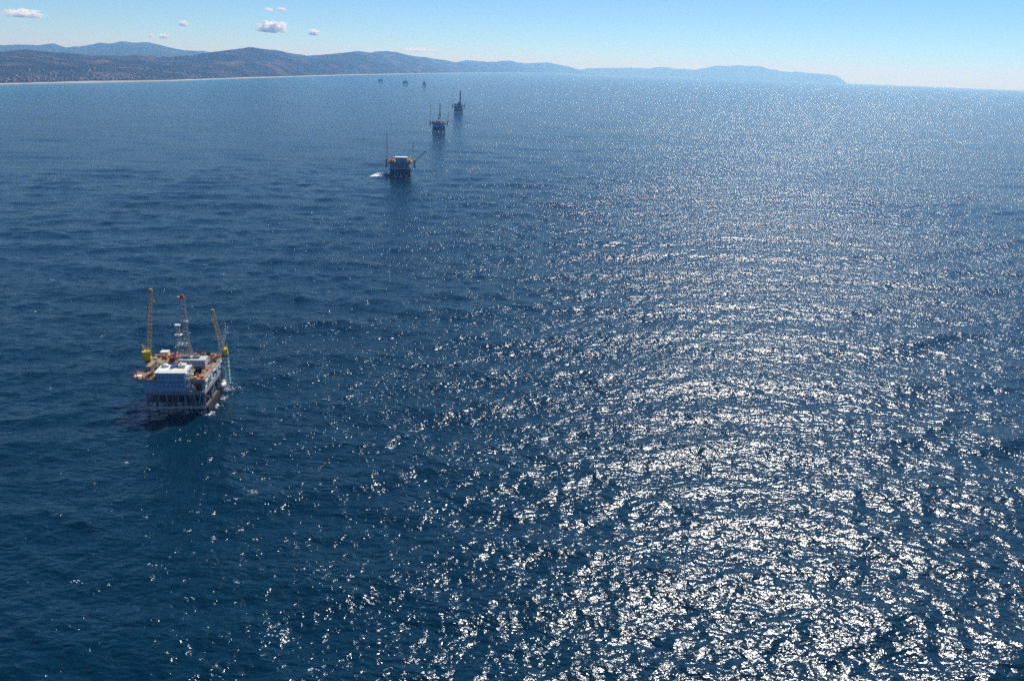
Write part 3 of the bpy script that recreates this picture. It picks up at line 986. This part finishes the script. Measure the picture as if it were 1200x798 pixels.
    return root


far_platform((-195, 1292), 'oil platform second nearest the camera, white wake at its left side', house=(-6, 10, -15, -4, 6.5, PALEBLUE),
             boxes=[(-15, -8, -12, -3, 2.5, RUSTDECK), (-14, -9, 2, 10, 3.5, RED), (-4, 6, 4, 12, 4, RUSTDECK), (11, 15.5, -12, -5, 2.6, TAN), (10, 15, 0, 12, 3.0, RUSTDECK)],
             cranes=[(-20.0, -2, (-18.2, -2, 58), TAN, TAN), (20.0, 0, (36, -6, 36), YELLOW, STEEL)], masts=[(18.5, 9, 0, 24, 1.4, 1.0, 0.12, TAN)], wall=STEEL, size=1.15)
far_platform((-223, 2190), 'third oil platform out, two thin booms flanking a central mast', house=(-7, 5, -15, -5, 5.5, GREY), taper=0.82,
             half=(18.5, 17), boxes=[(-17, -9, -12, 4, 3.2, STEEL), (8, 16, -12, 6, 3.4, STEEL), (9.5, 14.5, -14, -11, 3.5, WHITE), (-5, 6, 0, 10, 7, STEEL)],
             masts=[(1.5, 4, 0, 17, 6.5, 4.5, 0.5, STEEL), (2.5, 4, 17, 42, 2.6, 1.8, 0.4, STEEL)],
             cranes=[(-21.0, 0, (-19.5, 0, 60), TAN, TAN), (20.5, 3, (22.5, 3, 44), YELLOW, TAN)], wall=PALEBLUE, size=1.14)
far_platform((-241, 3110), 'fourth oil platform out, one tall dark mast above its deck', house=(-15, -2, -14, -4, 8, GREY), taper=0.84,
             half=(17.5, 17), boxes=[(-3, 8, -10, 8, 9, DARK), (8, 16, -10, 6, 3, STEEL), (11, 14, -12, -9, 5, WHITE), (-14, -5, 0, 10, 6, STEEL)],
             masts=[(6, 2, 0, 46, 5.0, 2.6, 0.75, DARK)], cranes=[(-20, 0, (-18.8, 0, 60), TAN, TAN), (20, 2, (26, 0, 33), DARK, STEEL)], wall=DARK, size=1.16)
far_platform((-1246, 7160), 'tiny leftmost of three oil platforms below the far shore', house=(-10, 6, -14, 0, 4, DARK), boxes=[(4, 14, -8, 8, 4, DARK)], half=(22, 18), deck=21, detail=False)
far_platform((-968, 6750), 'tiny middle one of three oil platforms below the far shore', house=(-14, 0, -14, 0, 7, DARK), boxes=[(2, 16, -8, 8, 6, DARK)],
             masts=[(2, 0, 0, 34, 3, 1.5, 0.4, DARK)], half=(25, 18), deck=21, detail=False)
far_platform((-768, 6393), 'tiny rightmost of three oil platforms below the far shore', house=(-8, 4, -12, 0, 8, DARK), boxes=[(-6, 6, -8, 8, 12, DARK)],
             masts=[(-2, 0, 0, 34, 3, 1.5, 0.4, DARK)], half=(14, 14), deck=22, detail=False)

# ------------------------------------------------------------------ crew boat beside the second platform
def crew_boat(loc, rz):
    root = empty('crew_boat', (loc[0], loc[1], drop(*loc)), rz)
    root.scale = (1.25, 1.25, 1.25)
    tag(root, 'small work boat with rusty brown cabin beside the second platform, white wake behind it', 'boat')
    L_, B_ = 15.0, 4.4
    secs = [(-0.5, 0.85, 1.5, 0.9), (-0.2, 1.0, 1.5, 1.0), (0.15, 1.0, 1.7, 1.0), (0.36, 0.7, 2.1, 0.8), (0.5, 0.06, 2.6, 0.1)]
    v, f = [], []
    for t, bw, sh, kb in secs:
        x = t * L_
        v += [(x, -B_ / 2 * bw, sh), (x, -B_ / 2 * kb * 0.75, -0.5), (x, B_ / 2 * kb * 0.75, -0.5), (x, B_ / 2 * bw, sh)]
    for k in range(len(secs) - 1):
        a = k * 4
        for i in range(3):
            f.append((a + i, a + 4 + i, a + 5 + i, a + 1 + i))
        f.append((a + 3, a + 7, a + 4, a))
    f.append((0, 1, 2, 3))
    f.append((19, 18, 17, 16))
    mb = MB()
    mb.v, mb.f = v, f
    mb.build('hull', mat('dark_hull_paint', (0.12, 0.06, 0.05), 0.5), root)
    cb = MB().box(-0.5, 3.6, -1.6, 1.6, 1.5, 4.2).build('cabin', mat('brown_cabin_paint', (0.4, 0.2, 0.14), 0.55), root)
    MB().box(-0.8, 3.9, -1.8, 1.8, 4.2, 4.4).build('roof', WHITE, cb)
    for s in (-1, 1):
        MB().box(0.2, 3.2, s * 1.6 - 0.03, s * 1.6 + 0.03, 2.8, 3.7).build('window', GLASS, cb)
    MB().box(3.58, 3.64, -1.3, 1.3, 2.8, 3.7).build('window', GLASS, cb)
    MB().bar((1.2, 0, 4.4), (1.0, 0, 8.0), 0.08, n=5).bar((1.1, -0.9, 6.6), (1.1, 0.9, 6.6), 0.06, n=4).build('mast', WHITE, root)
    MB().rail([(-7.0, -1.9, 1.5), (-1.0, -2.1, 1.5)], h=0.9).build('railing', WHITE, root)
    MB().rail([(-7.0, 1.9, 1.5), (-1.0, 2.1, 1.5)], h=0.9).build('railing', WHITE, root)
    return root


BOAT = (-219.5, 1284)
crew_boat(BOAT, R(8))

# ------------------------------------------------------------------ foam
def build_foam():
    rnd = random.Random(8)
    mb = MB()
    bpy.context.view_layer.update()

    def fleck(x, y, s, stretch=1.0, ang=0.0, lift=0.08):
        ok, loc, nr, _ = sea.ray_cast(Vector((x, y, 500)), Vector((0, 0, -1)))
        if not ok:
            return
        n = rnd.choice((5, 6, 7))
        i = len(mb.v)
        pts = []
        for k in range(n):
            t = 2 * math.pi * k / n
            q = s * rnd.uniform(0.5, 1.0)
            u, w = q * math.cos(t) * stretch, q * math.sin(t)
            dx, dy = u * math.cos(ang) - w * math.sin(ang), u * math.sin(ang) + w * math.cos(ang)
            dz = -(nr.x * dx + nr.y * dy) / max(nr.z, 0.3)
            pts.append((x + dx, y + dy, loc.z + dz + lift))
        mb.v += pts
        mb.v.append((x, y, loc.z + lift + s * 0.22))
        for k in range(n):
            mb.f.append((i + k, i + (k + 1) % n, i + n))
    ca, sa = math.cos(R(5)), math.sin(R(5))
    # churned water round the near platform's legs
    for lx, ly, sp, n in ((15.4, -18.2, 1.7, 60), (16.4, 16.5, 3.0, 120), (15.8, 6.0, 2.0, 60), (15.6, -6.0, 1.6, 34), (-14, -18.2, 1.2, 18), (5.6, -18, 1.0, 12)):
        for k in range(n):
            ax, ay = lx + rnd.gauss(0.8, sp), ly + rnd.gauss(0, sp)
            fleck(-178 + ax * ca - ay * sa, 386 + ax * sa + ay * ca, rnd.uniform(0.12, 0.5), 1.6, rnd.uniform(-0.3, 0.6))
    # wake of the crew boat and wash round the second platform
    for k in range(700):
        t = rnd.random()
        x = BOAT[0] - 3 - 17 * t + rnd.gauss(0, 1.2)
        y = BOAT[1] - 4 + 12 * math.sin(t * 2.2) + rnd.gauss(0, 5 + 6 * t)
        fleck(x, y, rnd.uniform(0.8, 2.2), 1.5, 0.3, 0.35)
    for k in range(90):
        fleck(-197 + rnd.uniform(-2, 22), 1292 - 17.5 - abs(rnd.gauss(0, 1.6)), rnd.uniform(0.3, 0.9), 2.0, 0.1, 0.15)
    # scattered small whitecaps
    for k in range(230):
        a = R(rnd.uniform(-36, 36))
        r = math.exp(rnd.uniform(math.log(190), math.log(1500)))
        x, y = r * math.sin(a), r * math.cos(a)
        for q in range(rnd.randint(3, 9)):
            fleck(x + rnd.gauss(0, 1.3), y + rnd.gauss(0, 0.5), rnd.uniform(0.08, 0.3), 1.8, rnd.uniform(-0.4, 0.5))
    m = mat('sea_foam', (0.8, 0.82, 0.82), 0.8, scale=2.0, col2=(0.6, 0.68, 0.7))
    return tag(mb.build('sea_foam', m), 'white foam flecks on the water round the platforms', kind='stuff')


build_foam()
